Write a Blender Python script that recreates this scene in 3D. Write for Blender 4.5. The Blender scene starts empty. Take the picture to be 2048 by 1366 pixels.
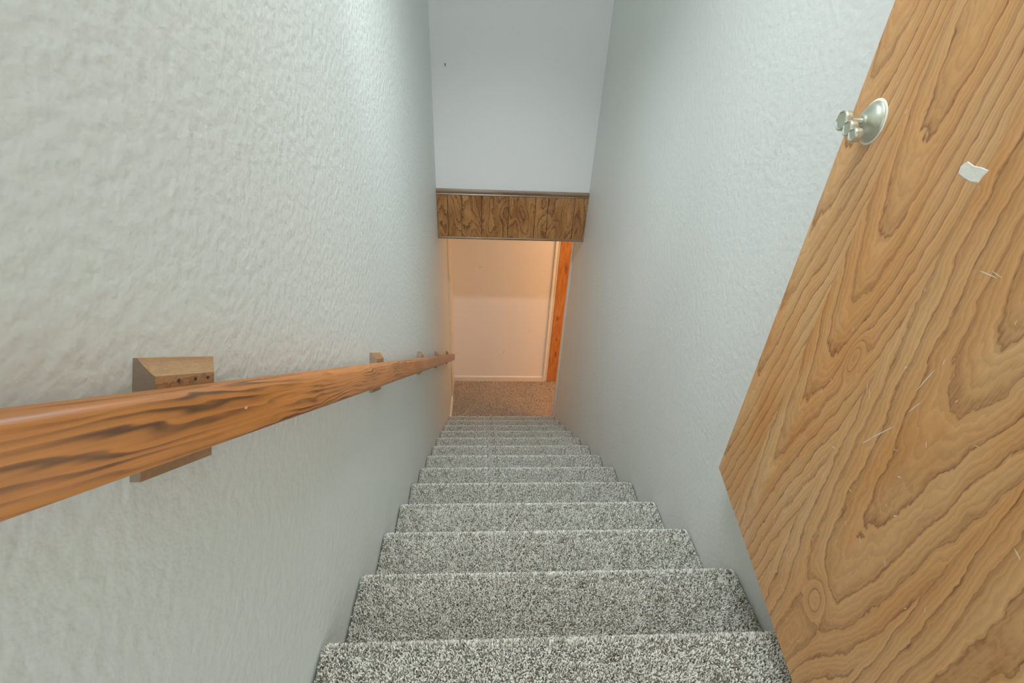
import bpy, bmesh, math, random
import numpy as np
from mathutils import Vector, Matrix

C = bpy.context.scene.collection
SC = bpy.context.scene

# ------------------------------------------------------------------ camera
cam_d = bpy.data.cameras.new('camera')
cam_d.sensor_width = 36.0
cam_d.lens = 946.38 / 2048 * 36.0
cam_d.clip_start = 0.02
cam = bpy.data.objects.new('camera', cam_d)
C.objects.link(cam)
CR = Vector((0.99801, -0.04606, 0.04299))
CU = Vector((-0.01116, 0.54231, 0.84011))
CF = Vector((0.06201, 0.83892, -0.54072))
cam.matrix_world = Matrix(((CR.x, CU.x, -CF.x, 0), (CR.y, CU.y, -CF.y, 0), (CR.z, CU.z, -CF.z, 0), (0, 0, 0, 1)))
SC.camera = cam

# ------------------------------------------------------------------ world, view
world = bpy.data.worlds.new('world')
SC.world = world
world.use_nodes = True
world.node_tree.nodes['Background'].inputs[0].default_value = (0.93, 0.97, 1.0, 1)
world.node_tree.nodes['Background'].inputs[1].default_value = 0.0
SC.view_settings.view_transform = 'Standard'
SC.view_settings.look = 'None'
SC.view_settings.gamma = 1.0
SC.view_settings.use_curve_mapping = False
SC.view_settings.exposure = 0.15
SC.cycles.max_bounces = 14
SC.cycles.diffuse_bounces = 10
SC.cycles.glossy_bounces = 4

# ------------------------------------------------------------------ lights
def lamp(name, kind, loc, energy, color, size=0.1, size_y=None, aim=None, spread=None):
    d = bpy.data.lights.new(name, kind)
    d.energy = energy
    d.color = color
    if kind == 'AREA':
        d.size = size
        if size_y:
            d.shape = 'RECTANGLE'; d.size_y = size_y
        if spread: d.spread = spread
    else:
        d.shadow_soft_size = size
    o = bpy.data.objects.new(name, d)
    C.objects.link(o)
    o.location = loc
    if aim is not None:
        o.rotation_euler = (Vector(aim) - Vector(loc)).to_track_quat('-Z', 'Y').to_euler()
    return o

WHITE = (0.915, 1.0, 1.03)
LE = dict(stair=5.0, spot=92.0, mid=1.5, down=10.5, low=1.9, hall=15.5, warm=41.0)
lamp('stair_lamp', 'POINT', (-0.05, 0.92, 1.06), LE['stair'], WHITE, 0.07)
sp_ = lamp('stair_fill_spot', 'SPOT', (-0.05, 0.95, 1.05), LE['spot'], WHITE, 0.06, aim=(0.22, 4.3, -3.1))  # added spot without a fixture, brightens the lower flight and back wall
sp_.data.spot_size = math.radians(56)
sp_.data.spot_blend = 1.0
lamp('middle_fill', 'AREA', (0.2, 1.5, 1.36), LE['mid'], WHITE, 0.8, 2.2, aim=(0.2, 1.5, 0))  # added overhead fill to even out the walls, no real panel
lamp('down_fill', 'AREA', (0.17, 1.35, 1.36), LE['down'], WHITE, 0.6, 1.5, aim=(0.23, 1.75, -2), spread=math.radians(72))  # added narrow fill from above for the carpet and lower walls
lamp('basement_fill', 'AREA', (1.0, 4.1, -1.12), LE['low'], (1.0, 0.80, 0.58), 0.3, 0.3, aim=(0.6, 4.1, -3))  # added warm fill for the foot of the stairs, not a known lamp
lamp('hall_fill', 'AREA', (0.2, -1.5, -0.05), LE['hall'], WHITE, 1.0, 1.8, aim=(0.2, 3.0, -1.0))  # added large fill behind the viewer, stands for no known source
lamp('basement_lamp', 'POINT', (2.35, 3.08, -1.45), LE['warm'], (1.0, 0.47, 0.17), 0.14)

# ------------------------------------------------------------------ dimensions
XL, XR = -0.3414, 0.7586
Y0, Z0, RUN, RISE = 0.5261, -1.1170, 0.26585, 0.18288
YH0, YH1 = 3.434, 3.56           # header wall over the bottom of the flight
ZHB = -1.290                     # underside of the header
YB = 4.567                       # back wall of the basement hall
ZF = -3.505                      # basement floor (carpet tips)
ZC = 1.40                        # ceiling over the stair
YRE = 3.79                       # end of the right wall
NSTEP = 13

# ------------------------------------------------------------------ helpers
def link(name, me, mat=None, parent=None):
    o = bpy.data.objects.new(name, me)
    C.objects.link(o)
    if mat is not None and not me.materials:
        me.materials.append(mat)
    if parent is not None:
        o.parent = parent
    return o

def bm_obj(name, bm, mat, parent=None, smooth=False, bevel=0.0):
    if bevel > 0:
        bmesh.ops.bevel(bm, geom=bm.edges[:], offset=bevel, segments=2, affect='EDGES', profile=0.5)
    bmesh.ops.recalc_face_normals(bm, faces=bm.faces[:])
    me = bpy.data.meshes.new(name)
    bm.to_mesh(me)
    bm.free()
    if smooth:
        for p in me.polygons: p.use_smooth = True
    return link(name, me, mat, parent)

def add_box(bm, x0, x1, y0, y1, z0, z1, M=None):
    vs = []
    for z in (z0, z1):
        for x, y in ((x0, y0), (x1, y0), (x1, y1), (x0, y1)):
            v = Vector((x, y, z))
            if M is not None: v = M @ v
            vs.append(bm.verts.new(v))
    for f in ((0, 3, 2, 1), (4, 5, 6, 7), (0, 1, 5, 4), (1, 2, 6, 5), (2, 3, 7, 6), (3, 0, 4, 7)):
        bm.faces.new([vs[i] for i in f])

def box(name, x0, x1, y0, y1, z0, z1, mat, parent=None, bevel=0.0, M=None):
    bm = bmesh.new()
    add_box(bm, x0, x1, y0, y1, z0, z1, M)
    return bm_obj(name, bm, mat, parent, bevel=bevel)

def extrude_profile(name, pts, a, b, mat, parent=None, frame=None, smooth=False, bevel=0.0):
    """closed 2-D profile pts (p, q) swept from a to b; frame(p, q, t) -> Vector"""
    bm = bmesh.new()
    A = [bm.verts.new(frame(p, q, a)) for p, q in pts]
    B = [bm.verts.new(frame(p, q, b)) for p, q in pts]
    n = len(pts)
    for i in range(n):
        bm.faces.new((A[i], A[(i + 1) % n], B[(i + 1) % n], B[i]))
    bm.faces.new(A[::-1]); bm.faces.new(B)
    return bm_obj(name, bm, mat, parent, smooth=smooth, bevel=bevel)

def empty(name, loc=(0, 0, 0)):
    o = bpy.data.objects.new(name, None)
    C.objects.link(o)
    o.location = loc
    return o

def tag(o, label=None, cat=None, group=None, kind=None):
    if label: o['label'] = label
    if cat: o['category'] = cat
    if group: o['group'] = group
    if kind: o['kind'] = kind
    return o

def struct(o, label):
    return tag(o, label, None, None, 'structure')

# ------------------------------------------------------------------ materials
def new_mat(name):
    m = bpy.data.materials.new(name)
    m.use_nodes = True
    nt = m.node_tree
    return m, nt, nt.nodes['Principled BSDF']

class NT:
    def __init__(s, nt): s.nt = nt
    def n(s, t, **kw):
        nd = s.nt.nodes.new(t)
        for k, v in kw.items(): setattr(nd, k, v)
        return nd
    def l(s, a, b): s.nt.links.new(a, b)
    def math(s, op, a, b=None, c=None, clamp=False):
        nd = s.n('ShaderNodeMath', operation=op, use_clamp=clamp)
        for i, v in enumerate((a, b, c)):
            if v is None: continue
            if isinstance(v, (int, float)): nd.inputs[i].default_value = v
            else: s.l(v, nd.inputs[i])
        return nd.outputs[0]
    def noise(s, vec, scale, detail=2.0, rough=0.5, dist=0.0):
        nd = s.n('ShaderNodeTexNoise')
        nd.inputs['Scale'].default_value = scale
        nd.inputs['Detail'].default_value = detail
        nd.inputs['Roughness'].default_value = rough
        nd.inputs['Distortion'].default_value = dist
        if vec is not None: s.l(vec, nd.inputs['Vector'])
        return nd.outputs[0]
    def coords(s, scale=(1, 1, 1), loc=(0, 0, 0), rot=(0, 0, 0)):
        tc = s.n('ShaderNodeTexCoord')
        mp = s.n('ShaderNodeMapping')
        mp.inputs['Scale'].default_value = scale
        mp.inputs['Location'].default_value = loc
        mp.inputs['Rotation'].default_value = rot
        s.l(tc.outputs['Object'], mp.inputs[0])
        return mp.outputs[0]
    def ramp(s, fac, stops, interp='LINEAR'):
        nd = s.n('ShaderNodeValToRGB')
        cr = nd.color_ramp
        cr.interpolation = interp
        while len(cr.elements) < len(stops): cr.elements.new(0.5)
        for e, (p, c) in zip(cr.elements, stops):
            e.position = p
            e.color = c if len(c) == 4 else (*c, 1)
        s.l(fac, nd.inputs[0])
        return nd.outputs[0]
    def mix(s, fac, a, b, mode='MIX'):
        nd = s.n('ShaderNodeMix', data_type='RGBA', blend_type=mode)
        ins = [i for i in nd.inputs if i.type == 'RGBA']
        if isinstance(fac, (int, float)): nd.inputs[0].default_value = fac
        else: s.l(fac, nd.inputs[0])
        for i, v in zip(ins, (a, b)):
            if isinstance(v, tuple): i.default_value = (*v[:3], 1)
            else: s.l(v, i)
        return [o for o in nd.outputs if o.type == 'RGBA'][0]
    def bump(s, h, bsdf, strength, dist, prev=None):
        nd = s.n('ShaderNodeBump')
        nd.inputs['Strength'].default_value = strength
        nd.inputs['Distance'].default_value = dist
        s.l(h, nd.inputs['Height'])
        if prev is not None: s.l(prev, nd.inputs['Normal'])
        if bsdf is not None: s.l(nd.outputs[0], bsdf.inputs['Normal'])
        return nd.outputs[0]

def wall_mat(name, col, strength=0.5, smudge=None, rough=0.62, spots=False):
    m, nt, b = new_mat(name)
    t = NT(nt)
    v = t.coords()
    big = t.noise(v, 1.3, 2)
    colr = t.mix(big, tuple(c * 0.97 for c in col), tuple(min(1, c * 1.02) for c in col))
    if smudge:
        (sx, sy, sz, r) = smudge
        d = t.n('ShaderNodeVectorMath', operation='DISTANCE')
        t.l(v, d.inputs[0]); d.inputs[1].default_value = (sx, sy, sz)
        near = t.math('SUBTRACT', 1.0, t.math('DIVIDE', d.outputs['Value'], r), clamp=True)
        nz = t.ramp(t.noise(v, 48, 6, 0.8), [(0.40, (0, 0, 0)), (0.62, (1, 1, 1))])
        f = t.math('MULTIPLY', t.math('MULTIPLY', near, nz), 0.30, clamp=True)
        colr = t.mix(f, colr, (0.50, 0.56, 0.57))
    if spots:
        sp = t.ramp(t.noise(v, 22, 2, 0.4), [(0.0, (0, 0, 0)), (0.765, (0, 0, 0)), (0.79, (1, 1, 1))])
        colr = t.mix(t.math('MULTIPLY', sp, 0.5), colr, (0.50, 0.30, 0.16))
    t.l(colr, b.inputs['Base Color'])
    b.inputs['Roughness'].default_value = rough
    # orange peel and trowel texture
    n1 = t.noise(v, 130, 2, 0.5)
    n2 = t.noise(v, 58, 2, 0.45, 0.0)
    h = t.math('ADD', t.math('MULTIPLY', n1, 0.22), n2)
    t.bump(h, b, strength, 0.006)
    return m

PAINT = (0.76, 0.80, 0.765)
M_WALL_L = wall_mat('paint_left', (0.77, 0.82, 0.805), 0.38)
M_WALL_R = wall_mat('paint_right', (0.76, 0.775, 0.76), 0.30, smudge=(0.7586, 1.27, -0.22, 0.30))
M_WALL_E = wall_mat('paint_end', (0.79, 0.785, 0.785), 0.12)
M_WALL_B = wall_mat('paint_basement', (0.86, 0.83, 0.79), 0.15, spots=True)
M_CEIL = wall_mat('paint_ceiling', (0.85, 0.87, 0.85), 0.3)

def plain(name, col, rough=0.45, bump=0.0):
    m, nt, b = new_mat(name)
    t = NT(nt)
    v = t.coords()
    c = t.mix(t.noise(v, 9, 3), tuple(x * 0.93 for x in col), tuple(min(1, x * 1.05) for x in col))
    t.l(c, b.inputs['Base Color'])
    b.inputs['Roughness'].default_value = rough
    if bump: t.bump(t.noise(v, 120, 3), b, bump, 0.002)
    return m

M_TRIM = plain('cream_trim_paint', (0.80, 0.76, 0.68), 0.4)
M_WTRIM = plain('white_corner_paint', (0.80, 0.84, 0.82), 0.4)
M_NAIL = plain('dark_steel', (0.05, 0.05, 0.045), 0.4)
M_STICK = plain('dried_paint', (0.86, 0.83, 0.76), 0.7, 0.6)
M_SCRATCH = plain('scratch_white', (0.84, 0.74, 0.60), 0.7)

def figured_wood(name, axis, dark, mid, light, freq=9.0, stretch=0.22, scale=2.2, line=0.55, seams=None,
                 rough=0.38, coat=0.0, fibre=260.0, seed=0.0, bump=0.25, per_object=False, mottled=0.3, cath=None, knots=()):
    """flat-sawn veneer: contour lines of a stretched noise field, sharp on one side; seams split it into strips"""
    m, nt, b = new_mat(name)
    t = NT(nt)
    tc = t.n('ShaderNodeTexCoord')
    sep = t.n('ShaderNodeSeparateXYZ')
    t.l(tc.outputs['Object'], sep.inputs[0])
    ax = {'X': 0, 'Y': 1, 'Z': 2}[axis]
    along = sep.outputs[ax]
    others = [sep.outputs[i] for i in range(3) if i != ax]
    across = others[0]
    idx = None
    if seams:
        for s in seams:
            g = t.math('GREATER_THAN', across, s)
            idx = g if idx is None else t.math('ADD', idx, g)
        off = t.math('MULTIPLY', idx, 7.31)
    else:
        off = t.math('ADD', 0.0, 0.0)
    if per_object:
        oi = t.n('ShaderNodeObjectInfo')
        off = t.math('ADD', off, t.math('MULTIPLY', oi.outputs['Random'], 31.0))
    off = t.math('ADD', off, seed)
    comb = t.n('ShaderNodeCombineXYZ')
    t.l(t.math('ADD', across, off), comb.inputs[0])
    t.l(t.math('ADD', t.math('MULTIPLY', along, stretch), t.math('MULTIPLY', off, 1.7)), comb.inputs[1])
    t.l(others[1], comb.inputs[2])
    v = comb.outputs[0]
    # small wobble that makes lines jagged
    comb2 = t.n('ShaderNodeCombineXYZ')
    t.l(t.math('ADD', across, off), comb2.inputs[0])
    t.l(t.math('MULTIPLY', along, 0.45), comb2.inputs[1])
    t.l(others[1], comb2.inputs[2])
    wob = t.noise(comb2.outputs[0], scale * 9, 3, 0.6)
    f0 = t.noise(v, scale, 1.2, 0.4, 0.25)
    field = t.math('ADD', t.math('MULTIPLY', f0, freq), t.math('MULTIPLY', wob, 0.95))
    # overall growth gradient so lines also run along the board
    field = t.math('ADD', field, t.math('MULTIPLY', t.math('ADD', across, off), freq * 0.35))
    if cath:
        k, m_, centres = cath
        xc = centres[0]
        for i_, s_ in enumerate(seams):
            xc = t.math('ADD', xc, t.math('MULTIPLY', t.math('GREATER_THAN', across, s_), centres[i_ + 1] - centres[i_]))
        dx = t.math('SUBTRACT', across, xc)
        bow = t.math('SQRT', t.math('ADD', t.math('MULTIPLY', dx, dx), 0.0012))
        for (kx, kz, rx, rz) in knots:
            a1 = t.math('DIVIDE', t.math('SUBTRACT', across, kx), rx)
            a2 = t.math('DIVIDE', t.math('SUBTRACT', along, kz), rz)
            g_ = t.math('POWER', 2.718, t.math('MULTIPLY', t.math('ADD', t.math('MULTIPLY', a1, a1), t.math('MULTIPLY', a2, a2)), -0.6))
            field = t.math('ADD', field, t.math('MULTIPLY', g_, 2.6))
        field = t.math('ADD', field, t.math('ADD', t.math('MULTIPLY', bow, k), t.math('MULTIPLY', along, m_)))
    fr = t.math('FRACT', field)
    ring = t.ramp(fr, [(0.0, (0.25,) * 3), (0.08, (0.05,) * 3), (0.72, (0.30,) * 3), (0.90, (0.62,) * 3), (0.96, (1,) * 3), (1.0, (0.25,) * 3)])
    # fine secondary rings
    fr2 = t.math('FRACT', t.math('MULTIPLY', field, 3.7))
    ring2 = t.ramp(fr2, [(0.0, (0, 0, 0)), (0.8, (1,) * 3), (1.0, (0,) * 3)])
    # fibres
    comb3 = t.n('ShaderNodeCombineXYZ')
    t.l(t.math('ADD', across, off), comb3.inputs[0])
    t.l(t.math('MULTIPLY', along, 0.035), comb3.inputs[1])
    t.l(others[1], comb3.inputs[2])
    fib = t.noise(comb3.outputs[0], fibre, 3, 0.6)
    blotch = t.noise(v, scale * 1.7, 3, 0.6, 0.5)
    base = t.mix(t.ramp(blotch, [(0.3, (0, 0, 0)), (0.68, (1, 1, 1))]), mid, light)
    r = t.math('ADD', t.math('MULTIPLY', ring, line), t.math('MULTIPLY', ring2, 0.22))
    fsoft = t.ramp(fib, [(0.35, (0, 0, 0)), (0.65, (1, 1, 1))])
    r = t.math('MULTIPLY', r, t.math('ADD', 0.75, t.math('MULTIPLY', fsoft, 0.4)), clamp=True)
    col = t.mix(r, base, dark)
    col = t.mix(t.math('MULTIPLY', t.math('SUBTRACT', 1.0, fsoft), mottled), col, t.mix(0.5, base, dark))
    t.l(col, b.inputs['Base Color'])
    b.inputs['Roughness'].default_value = rough
    b.inputs['Coat Weight'].default_value = coat
    b.inputs['Coat Roughness'].default_value = 0.35
    hh = t.math('ADD', t.math('MULTIPLY', fib, 0.5), t.math('MULTIPLY', ring, -0.5))
    t.bump(hh, b, bump, 0.001)
    return m

M_DOOR = figured_wood('door_veneer', 'Z', (0.20, 0.062, 0.012), (0.80, 0.355, 0.10), (0.90, 0.56, 0.27), freq=7.0,
                      stretch=0.30, scale=3.4, line=0.70, cath=(44.0, -4.6, (0.02, 0.23, 0.50, 0.72)), seams=(0.157, 0.36, 0.625), rough=0.42, coat=0.3, knots=((0.499, 0.188, 0.022, 0.035), (0.30, 0.60, 0.012, 0.03), (0.66, 0.86, 0.015, 0.04)), fibre=330, seed=3.3, bump=0.15)
M_PANEL = figured_wood('header_panel_wood', 'Z', (0.075, 0.026, 0.008), (0.36, 0.14, 0.04), (0.68, 0.34, 0.12), freq=13.0,
                       stretch=0.35, scale=7.0, line=0.95, rough=0.33, coat=0.3, fibre=260, seed=1.7, bump=0.5, per_object=True)
def rail_wood():
    m, nt, b = new_mat('rail_pine')
    t = NT(nt)
    tc = t.n('ShaderNodeTexCoord')
    sp = t.n('ShaderNodeSeparateXYZ'); t.l(tc.outputs['Object'], sp.inputs[0])
    x, y, z = sp.outputs[0], sp.outputs[1], sp.outputs[2]
    def vec(ky, kx=1.0):
        c = t.n('ShaderNodeCombineXYZ')
        t.l(t.math('MULTIPLY', x, kx), c.inputs[0]); t.l(t.math('MULTIPLY', y, ky), c.inputs[1]); t.l(z, c.inputs[2])
        return c.outputs[0]
    n1 = t.noise(vec(0.12), 22, 3, 0.55, 0.3)
    field = t.math('ADD', t.math('MULTIPLY', z, 120.0), t.math('ADD', t.math('MULTIPLY', x, 60.0), t.math('MULTIPLY', n1, 6.0)))
    fr = t.math('FRACT', field)
    streak = t.ramp(fr, [(0.0, (0, 0, 0)), (0.3, (0.15,) * 3), (0.72, (1,) * 3), (0.85, (0.9,) * 3), (1.0, (0, 0, 0))], 'EASE')
    gate = t.ramp(t.noise(vec(0.16), 26, 3, 0.6), [(0.40, (0.10,) * 3), (0.62, (1, 1, 1))])
    fib = t.noise(vec(0.03), 260, 3, 0.6)
    base = t.mix(t.noise(vec(0.15), 15, 2), (0.44, 0.15, 0.036), (0.70, 0.29, 0.08))
    col = t.mix(t.math('MULTIPLY', t.math('MULTIPLY', streak, gate), 0.95, clamp=True), base, (0.10, 0.050, 0.028))
    col = t.mix(t.math('MULTIPLY', t.ramp(fib, [(0.35, (1,) * 3), (0.6, (0,) * 3)]), 0.22), col, (0.15, 0.07, 0.035))
    # worn pale nicks
    nk = t.ramp(t.noise(vec(0.35), 95, 1, 0.4), [(0.0, (0,) * 3), (0.775, (0,) * 3), (0.80, (1,) * 3)])
    col = t.mix(t.math('MULTIPLY', nk, 0.6), col, (0.75, 0.62, 0.45))
    t.l(col, b.inputs['Base Color'])
    b.inputs['Roughness'].default_value = 0.38
    b.inputs['Coat Weight'].default_value = 0.4
    b.inputs['Coat Roughness'].default_value = 0.3
    t.bump(t.math('ADD', t.math('MULTIPLY', fib, 0.6), t.math('MULTIPLY', streak, -0.4)), b, 0.3, 0.0012)
    return m
M_RAIL = rail_wood()
M_BRACKET = figured_wood('bracket_wood', 'Y', (0.14, 0.055, 0.018), (0.40, 0.19, 0.065), (0.58, 0.34, 0.15), freq=3.0,
                         stretch=0.15, scale=14.0, line=0.5, rough=0.35, coat=0.3, fibre=240, seed=2.0, per_object=True)
M_ENDGRAIN = plain('end_grain', (0.27, 0.20, 0.14), 0.7, 0.5)
M_MOULD = figured_wood('moulding_wood', 'X', (0.08, 0.035, 0.013), (0.22, 0.13, 0.07), (0.42, 0.30, 0.20), freq=3.0,
                       stretch=0.1, scale=16.0, line=0.4, rough=0.28, coat=0.5, fibre=200, seed=4.4)

def knotty_pine():
    m, nt, b = new_mat('knotty_pine')
    t = NT(nt)
    v = t.coords((1, 1, 0.12))
    g = t.noise(v, 60, 3, 0.6, 0.3)
    col = t.mix(t.ramp(g, [(0.35, (0, 0, 0)), (0.65, (1, 1, 1))]), (0.42, 0.16, 0.045), (0.58, 0.26, 0.08))
    vo = t.coords((1, 1, 1))
    for (kx, kz, rx, rz) in ((0.865, -2.02, 0.022, 0.075), (0.855, -3.10, 0.020, 0.065), (0.835, -2.62, 0.03, 0.05), (0.85, -2.90, 0.015, 0.03)):
        sp = t.n('ShaderNodeSeparateXYZ'); t.l(vo, sp.inputs[0])
        dx = t.math('DIVIDE', t.math('SUBTRACT', sp.outputs[0], kx), rx)
        dz = t.math('DIVIDE', t.math('SUBTRACT', sp.outputs[2], kz), rz)
        d = t.math('SQRT', t.math('ADD', t.math('MULTIPLY', dx, dx), t.math('MULTIPLY', dz, dz)))
        d = t.math('ADD', d, t.math('MULTIPLY', t.math('SUBTRACT', g, 0.5), 0.6))
        f = t.ramp(d, [(0.0, (1, 1, 1)), (0.45, (0.75,) * 3), (1.0, (0, 0, 0))])
        col = t.mix(t.math('MULTIPLY', f, 0.75), col, (0.20, 0.055, 0.014))
    t.l(col, b.inputs['Base Color'])
    b.inputs['Roughness'].default_value = 0.4
    return m
M_PINE = knotty_pine()

def brass_mat():
    m, nt, b = new_mat('pale_brushed_metal')
    t = NT(nt)
    v = t.coords()
    c = t.mix(t.noise(v, 70, 4, 0.6), (0.50, 0.54, 0.44), (0.68, 0.70, 0.60))
    t.l(c, b.inputs['Base Color'])
    b.inputs['Metallic'].default_value = 0.75
    b.inputs['Roughness'].default_value = 0.36
    t.bump(t.noise(v, 260, 2), b, 0.1, 0.001)
    return m
M_KNOB = brass_mat()

def pile_mat(name, light, mid, dark, red):
    m, nt, b = new_mat(name)
    t = NT(nt)
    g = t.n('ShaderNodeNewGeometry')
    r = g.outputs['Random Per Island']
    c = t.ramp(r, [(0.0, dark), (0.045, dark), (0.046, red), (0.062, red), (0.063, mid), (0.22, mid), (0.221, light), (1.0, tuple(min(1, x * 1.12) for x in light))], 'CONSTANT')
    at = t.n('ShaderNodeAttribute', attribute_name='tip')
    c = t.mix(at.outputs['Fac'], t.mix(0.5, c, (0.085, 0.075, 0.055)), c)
    t.l(c, b.inputs['Base Color'])
    b.inputs['Roughness'].default_value = 0.9
    b.inputs['Specular IOR Level'].default_value = 0.15
    return m
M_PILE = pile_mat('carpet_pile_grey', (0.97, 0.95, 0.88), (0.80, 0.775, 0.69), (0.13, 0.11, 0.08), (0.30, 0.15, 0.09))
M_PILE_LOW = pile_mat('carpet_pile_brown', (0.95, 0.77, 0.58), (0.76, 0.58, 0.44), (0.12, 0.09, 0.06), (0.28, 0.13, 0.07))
M_BACK = plain('carpet_backing', (0.30, 0.28, 0.23), 0.95)
M_LAMPGLASS, _nt, _b = new_mat('lamp_glass')
_b.inputs['Base Color'].default_value = (0.9, 0.9, 0.88, 1)
_b.inputs['Emission Color'].default_value = (1, 1, 0.97, 1)
_b.inputs['Emission Strength'].default_value = 3.0
M_GROOVE = plain('groove_dark', (0.03, 0.014, 0.006), 0.8)

# ------------------------------------------------------------------ shell of the stairwell
struct(box('wall_left', XL - 0.12, XL, -1.6, YB + 0.12, ZF - 0.15, ZC, M_WALL_L), 'pale textured plaster wall carrying the wooden handrail')
struct(box('wall_right', XR, XR + 0.12, -1.6, YRE, ZF - 0.15, ZC, M_WALL_R), 'smooth pale wall behind the open wooden door')
struct(box('wall_end', XL, XR, YH0, YH1, ZHB, ZC, M_WALL_E), 'plain pale wall above the wood panelled header')
struct(box('wall_back', XL, 3.1, YB, YB + 0.12, ZF - 0.15, -1.0, M_WALL_B), 'beige wall at the foot of the stairs under warm light')
struct(box('wall_hall', XL, XR, -1.72, -1.6, Z0 - 0.3, ZC, M_WALL_E), 'pale wall of the upper hall behind the viewer')
struct(box('wall_basement', XR + 0.12, 3.1, 2.0, 2.12, ZF - 0.15, -1.0, M_WALL_B), 'beige wall of the basement room beyond the stair')
struct(box('wall_side', 3.1, 3.22, 2.0, YB + 0.12, ZF - 0.15, -1.0, M_WALL_B), 'beige side wall of the basement room')
struct(box('ceiling', XL - 0.12, XR + 0.12, -1.72, YH1, ZC, ZC + 0.1, M_CEIL), 'pale ceiling over the stairwell')
cb = bmesh.new()
add_box(cb, XL, XR + 0.12, YH1, YB, -1.1, -1.0)
add_box(cb, XR + 0.12, 3.1, 2.12, YB, -1.1, -1.0)
struct(bm_obj('ceiling_basement', cb, M_CEIL), 'low ceiling of the basement hall')
# right wall corner bead and pine board, cream trims
struct(box('trim_1', XR - 0.011, XR, YRE - 0.055, YRE, ZF, ZHB + 0.20, M_WTRIM, bevel=0.0015), 'thin white corner strip where the right wall ends')
struct(box('trim_2', 0.783, 1.02, YB - 0.022, YB, ZF, -1.1, M_PINE, bevel=0.002), 'orange knotty pine board standing against the basement wall')
pf = [(0, 0), (0.0, 0.018), (0.010, 0.018), (0.014, 0.010), (0.026, 0.012), (0.034, 0.020), (0.047, 0.020), (0.047, 0)]
struct(extrude_profile('trim_3', pf, ZF, -1.1, M_TRIM, frame=lambda p, q, t: Vector((0.781 - p, YB - q, t))), 'cream moulded upright beside the orange pine board')
struct(box('trim_4', XL, XL + 0.012, 4.19, YB, ZF, -1.1, M_TRIM, bevel=0.001), 'cream upright board in the corner of the left wall')
bb = [(0, 0), (0.014, 0), (0.014, 0.055), (0.010, 0.066), (0.004, 0.070), (0, 0.070)]
struct(extrude_profile('baseboard_back', [(p, q) for p, q in bb], XL + 0.012, 0.735, M_TRIM, frame=lambda p, q, t: Vector((t, YB - p, ZF + q - 0.006))), 'low cream baseboard along the basement wall')
struct(extrude_profile('baseboard_left', bb, 3.735, 4.19, M_TRIM, frame=lambda p, q, t: Vector((XL + p * 1.3, t, ZF + q - 0.006))), 'low cream baseboard along the left wall of the landing')

# ceiling lamp that lights the flight
cl = empty('ceiling_light', (-0.05, 0.92, ZC))
tag(cl, 'round white ceiling lamp above the top of the stairs', 'lamp')
bm = bmesh.new()
bmesh.ops.create_cone(bm, cap_ends=True, segments=32, radius1=0.15, radius2=0.16, depth=0.03, matrix=Matrix.Translation((0, 0, -0.015)))
bm_obj('lamp_base', bm, M_WTRIM, cl)
bm = bmesh.new()
bmesh.ops.create_uvsphere(bm, u_segments=32, v_segments=12, radius=0.14, matrix=Matrix.Translation((0, 0, -0.03)) @ Matrix.Scale(0.5, 4, (0, 0, 1)))
bmesh.ops.delete(bm, geom=[v for v in bm.verts if v.co.z > -0.02], context='VERTS')
bm_obj('lamp_shade', bm, M_LAMPGLASS, cl, smooth=True)

# ------------------------------------------------------------------ carpeted staircase
PILE = 0.0085
def nose_curve():
    """outline of carpet backing on one step in (y, z), from the back of the tread, over the nose, down the riser.
    origin at the visible front of the nose; arc-length sampled"""
    R = 0.017
    pts = [(-RUN - 0.03, -PILE), (-R - PILE * 0.4, -PILE)]
    cy, cz = -R - PILE * 0.4, -PILE - R
    for k in range(1, 9):
        a = math.radians(90 - k * 20)
        pts.append((cy + R * math.cos(a), cz + R * math.sin(a)))
    pts.append((-0.030, -0.052))
    pts.append((-0.030, -RISE))
    return pts
PTS = nose_curve()

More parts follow.
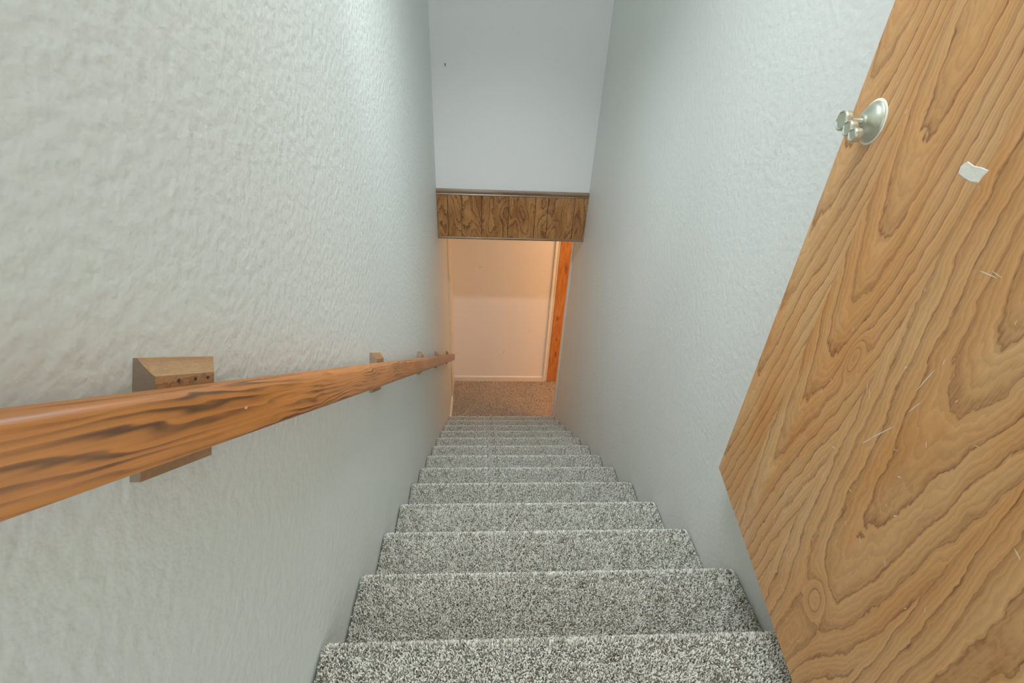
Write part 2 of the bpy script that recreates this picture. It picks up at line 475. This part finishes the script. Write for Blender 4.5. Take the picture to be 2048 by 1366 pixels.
def tuft_mesh(name, P, N, T, length, width, seed, UV, xlim):
    """P roots, N normals, T tangents (numpy n x 3): each tuft a bent two-segment strand, twisted"""
    rng = np.random.default_rng(seed)
    n = len(P)
    B = np.cross(N, T)
    # pile lies in drifting directions, with small bald gaps between clumps
    def vnoise(cell, sd):
        r2 = np.random.default_rng(sd)
        G = r2.normal(0, 1, (512, 512))
        u = UV[:, 0] / cell + 37.3; w_ = UV[:, 1] / cell + 11.7
        iu = np.floor(u).astype(int); iw = np.floor(w_).astype(int)
        fu = u - iu; fw = w_ - iw
        fu = fu * fu * (3 - 2 * fu); fw = fw * fw * (3 - 2 * fw)
        g = lambda a, c: G[a % 512, c % 512]
        return (g(iu, iw) * (1 - fu) + g(iu + 1, iw) * fu) * (1 - fw) + (g(iu, iw + 1) * (1 - fu) + g(iu + 1, iw + 1) * fu) * fw
    ang = (2.6 if width < 0.0025 else 1.2) * vnoise(0.022, seed + 5) + 1.5 * vnoise(0.008, seed + 6) + rng.normal(0, 0.6, n)
    if width >= 0.0025: ang = rng.uniform(0, 2 * np.pi, n)
    else: ang = np.where(rng.uniform(0, 1, n) < 0.45, rng.uniform(0, 2 * np.pi, n), ang)
    cell = vnoise(0.0042, seed + 7) + 0.35 * vnoise(0.05, seed + 8) + rng.normal(0, .2, n)
    gone = cell > (1.22 if width < 0.0025 else 1.5)
    D = np.cos(ang)[:, None] * T + np.sin(ang)[:, None] * B      # lean direction
    Wd = -np.sin(ang)[:, None] * T + np.cos(ang)[:, None] * B
    tw = rng.uniform(-0.9, 0.9, n)
    Wd2 = np.cos(tw)[:, None] * Wd + np.sin(tw)[:, None] * D
    L = length * rng.uniform(0.80, 1.10, n)[:, None]
    L = np.where(gone[:, None], L * 0.35, L)
    lean = rng.uniform(0.05, 0.62, n)[:, None]
    w = width * rng.uniform(0.7, 1.25, n)[:, None]
    c0 = P
    c1 = P + N * L * 0.55 + D * L * lean * 0.30
    c2 = P + N * L * (1.0 - 0.25 * lean) + D * L * lean
    V = np.stack([c0 - Wd * w * 0.4, c0 + Wd * w * 0.4, c1 - Wd * w * 0.55, c1 + Wd * w * 0.55,
                  c2 - Wd2 * w * 0.42, c2 + Wd2 * w * 0.42], axis=1).reshape(-1, 3)
    V[:, 0] = np.clip(V[:, 0], xlim[0], xlim[1])
    base = (np.arange(n) * 6)[:, None]
    F = np.concatenate([base + np.array([[0, 1, 3, 2]]), base + np.array([[2, 3, 5, 4]])], axis=1).reshape(-1)
    me = bpy.data.meshes.new(name)
    me.vertices.add(len(V)); me.vertices.foreach_set('co', V.astype(np.float32).ravel())
    nf = n * 2
    me.loops.add(nf * 4); me.loops.foreach_set('vertex_index', F.astype(np.int32))
    me.polygons.add(nf)
    me.polygons.foreach_set('loop_start', (np.arange(nf) * 4).astype(np.int32))
    me.polygons.foreach_set('use_smooth', np.ones(nf, bool))
    tip = np.tile(np.array([0.0, 0.0, 0.55, 0.55, 1.0, 1.0], np.float32), n)
    at = me.attributes.new('tip', 'FLOAT', 'POINT'); at.data.foreach_set('value', tip)
    me.update(calc_edges=True)
    return me

def step_pile(name, x0, x1, spacing, seed, smin=0.0, smax=None, width=0.0022):
    rng = np.random.default_rng(seed)
    pts = np.array(PTS)
    seg = np.diff(pts, axis=0); sl = np.hypot(seg[:, 0], seg[:, 1]); cum = np.concatenate([[0], np.cumsum(sl)])
    total = cum[-1] if smax is None else smax
    nx = int((x1 - x0) / spacing); ns = int((total - smin) / spacing)
    X, S = np.meshgrid(np.arange(nx) + 0.5, np.arange(ns) + 0.5)
    X = x0 + (X.ravel() + rng.uniform(-0.5, 0.5, X.size)) * spacing
    S = smin + (S.ravel() + rng.uniform(-0.5, 0.5, S.size)) * spacing
    S = np.clip(S, 0, cum[-1] - 1e-6)
    i = np.searchsorted(cum, S, side='right') - 1
    f = (S - cum[i]) / sl[i]
    Y = pts[i, 0] + seg[i, 0] * f; Z = pts[i, 1] + seg[i, 1] * f
    d = seg[i] / sl[i][:, None]
    nyz = np.stack([-d[:, 1], d[:, 0]], 1)
    nyz = np.where((nyz[:, :1] * 0 + nyz[:, 1:] < -0.2) & False, -nyz, nyz)
    P = np.stack([X, Y, Z], 1)
    N = np.stack([np.zeros_like(X), nyz[:, 0], nyz[:, 1]], 1)
    T = np.stack([np.ones_like(X), np.zeros_like(X), np.zeros_like(X)], 1)
    # round the carpet down beside the walls, lean pile outwards
    e = np.minimum(X - x0, x1 - X)
    k = np.clip(1 - e / 0.012, 0, 1) ** 2
    P = P - N * (k * 0.006)[:, None]
    return tuft_mesh(name, P, N, T, PILE * 1.12, width, seed + 1, np.stack([X, S], 1), (x0 - 0.004, x1 + 0.004))

# check the side of normals: tread normal must point up
stair = empty('staircase', ((XL + XR) / 2, Y0, Z0))
tag(stair, 'straight flight of stairs covered in speckled grey carpet', 'staircase')
SW0, SW1 = XL + 0.006 - (XL + XR) / 2, XR - 0.006 - (XL + XR) / 2
bm = bmesh.new()
ring = [(y, z) for y, z in PTS]
ring_closed = ring + [(-RUN - 0.03, -RISE)]
A = [bm.verts.new((SW0, y, z)) for y, z in ring_closed]
B = [bm.verts.new((SW1, y, z)) for y, z in ring_closed]
n = len(A)
for i in range(n):
    bm.faces.new((A[i], B[i], B[(i + 1) % n], A[(i + 1) % n]))
bm.faces.new(A); bm.faces.new(B[::-1])
bmesh.ops.recalc_face_normals(bm, faces=bm.faces[:])
step_me = bpy.data.meshes.new('step'); bm.to_mesh(step_me); bm.free()
step_me.materials.append(M_BACK)
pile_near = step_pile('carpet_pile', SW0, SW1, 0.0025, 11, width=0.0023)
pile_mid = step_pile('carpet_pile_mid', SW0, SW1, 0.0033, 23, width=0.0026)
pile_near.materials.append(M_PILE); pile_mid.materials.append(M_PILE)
for i in range(NSTEP):
    s = link('step', step_me, None, stair)
    s.location = (0, i * RUN, -i * RISE)
    p = link('carpet_pile', pile_near if i < 4 else pile_mid, None, s)
    p['kind'] = 'stuff'

def flat_pile(name, x0, x1, y0, y1, z, spacing, seed, width):
    rng = np.random.default_rng(seed)
    nx = int((x1 - x0) / spacing); ny = int((y1 - y0) / spacing)
    X, Y = np.meshgrid(np.arange(nx) + 0.5, np.arange(ny) + 0.5)
    X = x0 + (X.ravel() + rng.uniform(-0.5, 0.5, X.size)) * spacing
    Y = y0 + (Y.ravel() + rng.uniform(-0.5, 0.5, Y.size)) * spacing
    P = np.stack([X, Y, np.full_like(X, z - PILE)], 1)
    N = np.zeros_like(P); N[:, 2] = 1
    T = np.zeros_like(P); T[:, 0] = 1
    return tuft_mesh(name, P, N, T, PILE * 1.1, width, seed + 1, np.stack([X, Y], 1), (x0, x1))

fl = struct(box('floor', XL, 3.1, 3.62, YB, ZF - 0.15, ZF - PILE, M_BACK), 'carpeted landing at the foot of the stairs')
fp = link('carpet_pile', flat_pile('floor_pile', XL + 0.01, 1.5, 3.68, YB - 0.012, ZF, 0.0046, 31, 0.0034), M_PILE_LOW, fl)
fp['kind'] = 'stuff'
fb = struct(box('floor_basement', XR + 0.12, 3.1, 2.12, 3.62, ZF - 0.15, ZF - 0.002, M_BACK), 'carpeted basement floor beyond the stair wall')
fu = struct(box('floor_upper', XL, XR, -1.6, Y0 - RUN - 0.02, Z0 - 0.3, Z0 - PILE, M_BACK), 'carpeted upper landing at the top of the stairs')
up = link('carpet_pile', flat_pile('upper_pile', XL + 0.01, XR - 0.01, -0.35, Y0 - RUN - 0.03, Z0, 0.0040, 41, 0.0028), M_PILE, fu)
up['kind'] = 'stuff'

# ------------------------------------------------------------------ panelled header over the foot of the flight
hd = empty('panelled_header', ((XL + XR) / 2, YH0, ZHB))
tag(hd, 'dark brown wood panelling strip with mouldings across the end wall', 'panelling')
hx0 = XL - (XL + XR) / 2
wid = [.078, .100, .146, .197, .195, .093, .195, .096]
x = hx0
for w in wid:
    o = box('panel_board', 0.0015, w - 0.0015, -0.009, 0.0, -0.012, 0.345, M_PANEL, hd, bevel=0.0012)
    o.location = (x, 0, 0.012)
    x += w
box('groove_backing', hx0, -hx0, -0.004, 0.0, 0.002, 0.355, M_GROOVE, hd)
top = [(0, 0), (0.010, 0), (0.013, 0.006), (0.010, 0.012), (0.016, 0.016), (0.022, 0.024), (0.024, 0.033), (0.018, 0.037), (0.014, 0.043), (0, 0.043)]
extrude_profile('top_moulding', top, hx0 + 0.001, -hx0 - 0.001, M_MOULD, hd, frame=lambda p, q, t: Vector((t, -p * 1.05, 0.323 + q)))
low = [(0, 0), (0.013, 0), (0.017, 0.004), (0.017, 0.012), (0.013, 0.017), (0, 0.018)]
extrude_profile('bottom_moulding', low, hx0 + 0.001, -hx0 - 0.001, M_MOULD, hd, frame=lambda p, q, t: Vector((t, -p, -0.003 + q)))

# ------------------------------------------------------------------ handrail
RS = 0.6715
rail = empty('handrail', (XL, 0, 0))
tag(rail, 'brown wooden handrail on brackets along the left wall', 'handrail')
ca, sa = 1 / math.hypot(1, RS), RS / math.hypot(1, RS)     # along slope = (y, z) (ca, -sa)
def rail_frame(p, q, t):
    # p = distance from wall, q = height normal to slope, t = distance along slope from y=0 line
    return Vector((p, t * ca + q * sa, t * -sa + q * ca))
ztop = -0.0496 * ca
h = 0.0620
prof = []
x0_, x1_ = 0.0215, 0.0700
q0, q1 = ztop - h, ztop
def corner(cx, cy, r, a0, a1, k=4):
    return [(cx + r * math.cos(math.radians(a0 + (a1 - a0) * i / k)), cy + r * math.sin(math.radians(a0 + (a1 - a0) * i / k))) for i in range(k + 1)]
prof += corner(x1_ - .012, q1 - .012, .012, 0, 90)
prof += corner(x0_ + .006, q1 - .006, .006, 90, 180)
prof += corner(x0_ + .006, q0 + .006, .006, 180, 270)
prof += corner(x1_ - .010, q0 + .010, .010, 270, 360)
r_end = 3.90 / ca
# the rail body lies along its own local Y so that the grain follows it
rail_local = [(p, q) for p, q in prof]
rb = extrude_profile('rail', rail_local, -0.55, r_end, M_RAIL, rail, frame=lambda p, q, t: Vector((p, t, q)))
rb.rotation_euler = (-math.atan(RS), 0, 0)
me = rb.data
for pgn in me.polygons: pgn.use_smooth = len(pgn.vertices) == 4
# brackets: moulded blocks between the rail and the wall
bprof = [(0, 0.0), (0.004, 0.0), (0.007, -0.004), (0.010, -0.0075), (0.013, -0.0105), (0.016, -0.0135), (0.019, -0.0165), (0.0215, -0.0180),
         (0.0215, -0.082), (0.018, -0.090), (0.012, -0.094), (0.010, -0.104), (0.010, -0.121), (0, -0.121)]
q_top = ztop + 0.0300
for i, yc in enumerate((0.454, 1.262, 2.125, 2.885, 3.75)):
    tc = yc / ca - q_top * 0
    tc = (yc - q_top * sa) / ca
    e = bmesh.new()
    A = [e.verts.new((p, -0.069, q_top + q)) for p, q in bprof]
    B = [e.verts.new((p, 0.069 - 0.036 * min(p / 0.0215, 1.0), q_top + q)) for p, q in bprof]
    nn = len(bprof)
    for k in range(nn):
        e.faces.new((A[k], A[(k + 1) % nn], B[(k + 1) % nn], B[k]))
    fa = e.faces.new(A[::-1]); fb_ = e.faces.new(B)
    fa.material_index = 1; fb_.material_index = 1
    o = bm_obj('bracket', e, M_BRACKET, rail)
    o.data.materials.append(M_ENDGRAIN)
    o.rotation_euler = (-math.atan(RS), 0, 0)
    o.location = (0, tc * ca, -tc * sa)
    if i == 0:
        for k in (-0.033, -0.004, 0.020):
            hb = bmesh.new()
            bmesh.ops.create_cone(hb, cap_ends=True, segments=10, radius1=0.0021, radius2=0.0021, depth=0.0008,
                                  matrix=Matrix.Translation((0.0217, k, q_top - 0.024)) @ Matrix.Rotation(math.pi / 2, 4, 'Y'))
            bm_obj('nail_hole', hb, M_NAIL, o)

# ------------------------------------------------------------------ open door
DA = Vector((0.7, 0.94321, -1.04286))
DU = Vector((-0.15297, -0.98823, 0.00258))
DV = Vector((-0.01328, 0.00466, 0.9999))
DN = Vector((-0.98814, 0.15292, -0.01384))      # out of the visible face
door = empty('door_1')
# local axes: X = width (towards the hinge), Y = into the door (away from viewer), Z = up
door.matrix_world = Matrix(((DU.x, -DN.x, DV.x, DA.x), (DU.y, -DN.y, DV.y, DA.y), (DU.z, -DN.z, DV.z, DA.z), (0, 0, 0, 1)))
struct(door, 'open flush wooden door with figured grain and metal lever')
box('door_panel', 0, 0.762, 0, 0.035, 0, 2.03, M_DOOR, door, bevel=0.0012)
knob = empty('lever_handle'); knob.parent = door; knob.location = (0.076, 0, 0.945)
# rosette: a dome turned about -Y
def lathe(name, prof, mat, parent, seg=40):
    bm = bmesh.new()
    rings = []
    for r, d in prof:
        rings.append([bm.verts.new((r * math.cos(2 * math.pi * k / seg), -d, r * math.sin(2 * math.pi * k / seg))) for k in range(seg)])
    for a, b2 in zip(rings, rings[1:]):
        for k in range(seg):
            bm.faces.new((a[k], a[(k + 1) % seg], b2[(k + 1) % seg], b2[k]))
    bm.faces.new(rings[0]); bm.faces.new(rings[-1][::-1])
    return bm_obj(name, bm, mat, parent, smooth=True)
lathe('rosette', [(0.0335, 0), (0.0335, 0.0025), (0.0325, 0.004), (0.0300, 0.0052), (0.0285, 0.0075), (0.0245, 0.0115), (0.0185, 0.0145), (0.0130, 0.016), (0.0105, 0.0175), (0.0095, 0.0195), (0.0075, 0.020)], M_KNOB, knob)
lathe('paint_ring', [(0.0375, 0.0), (0.0372, 0.0008), (0.0330, 0.0009)], M_STICK, knob)
lathe('shaft', [(0.0062, 0.018), (0.0055, 0.022), (0.0052, 0.030), (0.0060, 0.038), (0.0085, 0.0418), (0.004, 0.042)], M_KNOB, knob, 24)
def lever_body():
    cs = [(0.0, 0.0, 0.0168), (0.0285, -0.0090, 0.0130), (0.0515, -0.0155, 0.0114)]
    d = Vector((cs[2][0], cs[2][1])).normalized(); nrm = Vector((-d.y, d.x))
    L = Vector((cs[2][0], cs[2][1])).length
    K = 72
    prof_ = []
    for k in range(K + 1):
        s = -cs[0][2] + (L + cs[0][2] + cs[2][2]) * (0.5 - 0.5 * math.cos(math.pi * k / K))
        hgt = 0.0
        for a, b, r in cs:
            c = Vector((a, b)).length
            if abs(s - c) < r: hgt = max(hgt, math.sqrt(max(r * r - (s - c) ** 2, 0)))
        if 0.006 < s < L: hgt = max(hgt, 0.0055)
        prof_.append((s, hgt))
    def outline(scale_h, inset):
        up = []; dn = []
        for s, hg in prof_:
            hh = max(hg - inset, 0.0002)
            s2 = min(max(s, -cs[0][2] + inset), L + cs[2][2] - inset)
            c = d * s2
            up.append((c + nrm * hh)); dn.append((c - nrm * hh))
        return up + dn[::-1]
    bm = bmesh.new()
    layers = [(0.0405, 0.0025), (0.0415, 0.0008), (0.044, 0.0), (0.0505, 0.0), (0.053, 0.0008), (0.0540, 0.0026), (0.0532, 0.0038), (0.0524, 0.0048)]
    rings = []
    for dep, ins in layers:
        rings.append([bm.verts.new((p.x, -dep, p.y)) for p in outline(1, ins)])
    m_ = len(rings[0])
    for a, b2 in zip(rings, rings[1:]):
        for k in range(m_):
            bm.faces.new((a[k], a[(k + 1) % m_], b2[(k + 1) % m_], b2[k]))
    # caps as strips between the upper and lower outline
    for r_ in (rings[0], rings[-1]):
        hlf = m_ // 2
        for k in range(hlf - 1):
            bm.faces.new((r_[k], r_[k + 1], r_[m_ - 2 - k], r_[m_ - 1 - k]))
    return bm_obj('lever', bm, M_KNOB, knob)
lever_body()
# patch of dried filler on the door face
bm = bmesh.new()
random.seed(4)
o8 = [(0.0, 0.002), (0.012, -0.001), (0.028, -0.003), (0.040, -0.001), (0.042, 0.008), (0.046, 0.016), (0.034, 0.017), (0.020, 0.016), (0.006, 0.019), (-0.002, 0.011)]
F0 = [bm.verts.new((a, 0.0, b)) for a, b in o8]; F1 = [bm.verts.new((0.02 + (a - 0.02) * 0.9, -0.0007 - 0.0004 * random.random(), 0.01 + (b - 0.01) * 0.88)) for a, b in o8]
for k in range(len(o8)):
    bm.faces.new((F0[k], F0[(k + 1) % len(o8)], F1[(k + 1) % len(o8)], F1[k]))
bm.faces.new(F1)
pt = bm_obj('sticker_residue', bm, M_STICK, door)
pt.location = (0.319, 0, 0.911)
pt['label'] = 'torn whitish sticker residue'
# white scuffs
random.seed(9)
bm = bmesh.new()
sc = [(.4494, .6597, .05, 80, .0009), (.4578, .618, .03, 72, .0008), (.430, .541, .07, 62, .0009), (.415, .51, .03, 60, .0008), (.3586, .44, .012, 20, .001), (.444, .8212, .03, 5, .0008),
      (.456, .826, .02, -4, .0006), (.4087, .654, .008, 70, .001), (.4378, .4181, .010, 10, .0008), (.5044, .3782, .012, -30, .0009), (.6696, .5873, .014, -20, .0010), (.36, .58, .02, -60, .0007),
      (.372, .575, .02, -50, .0006), (.5, .52, .008, 30, .001), (.53, .47, .010, 60, .0009), (.56, .40, .012, -40, .0008)]
for k in range(34):
    sc.append((random.uniform(.30, .52), random.uniform(.04, .36), random.uniform(.004, .016), random.uniform(-100, 60), random.uniform(.0004, .0008)))
for k in range(20):
    sc.append((random.uniform(.15, .74), random.uniform(.35, 1.0), random.uniform(.004, .012), random.uniform(-90, 90), random.uniform(.0004, .0008)))
for (a, b2, ln, an, w) in sc:
    dx, dz = math.cos(math.radians(an)) * ln / 2, math.sin(math.radians(an)) * ln / 2
    px_, pz_ = -math.sin(math.radians(an)) * w, math.cos(math.radians(an)) * w
    q = [bm.verts.new((a + sx * dx + sy * px_, -0.00025, b2 + sx * dz + sy * pz_)) for sx, sy in ((-1, 0), (-0.2, -1), (0.7, -.7), (1, 0), (0.7, .7), (-0.2, 1))]
    bm.faces.new(q)
scm = bm_obj('scratch', bm, M_SCRATCH, door)
scm['kind'] = 'stuff'

# ------------------------------------------------------------------ nail left in the end wall
nl = bmesh.new()
bmesh.ops.create_cone(nl, cap_ends=True, segments=10, radius1=0.0016, radius2=0.0016, depth=0.030, matrix=Matrix.Rotation(math.pi / 2 - 0.5, 4, 'X'))
bmesh.ops.create_cone(nl, cap_ends=True, segments=12, radius1=0.004, radius2=0.004, depth=0.0015, matrix=Matrix.Rotation(math.pi / 2 - 0.5, 4, 'X') @ Matrix.Translation((0, 0, 0.0155)))
nail = bm_obj('nail', nl, M_NAIL)
nail.location = (-0.2505, YH0 - 0.012, -0.166)
tag(nail, 'small dark nail sticking out of the upper end wall', 'nail')
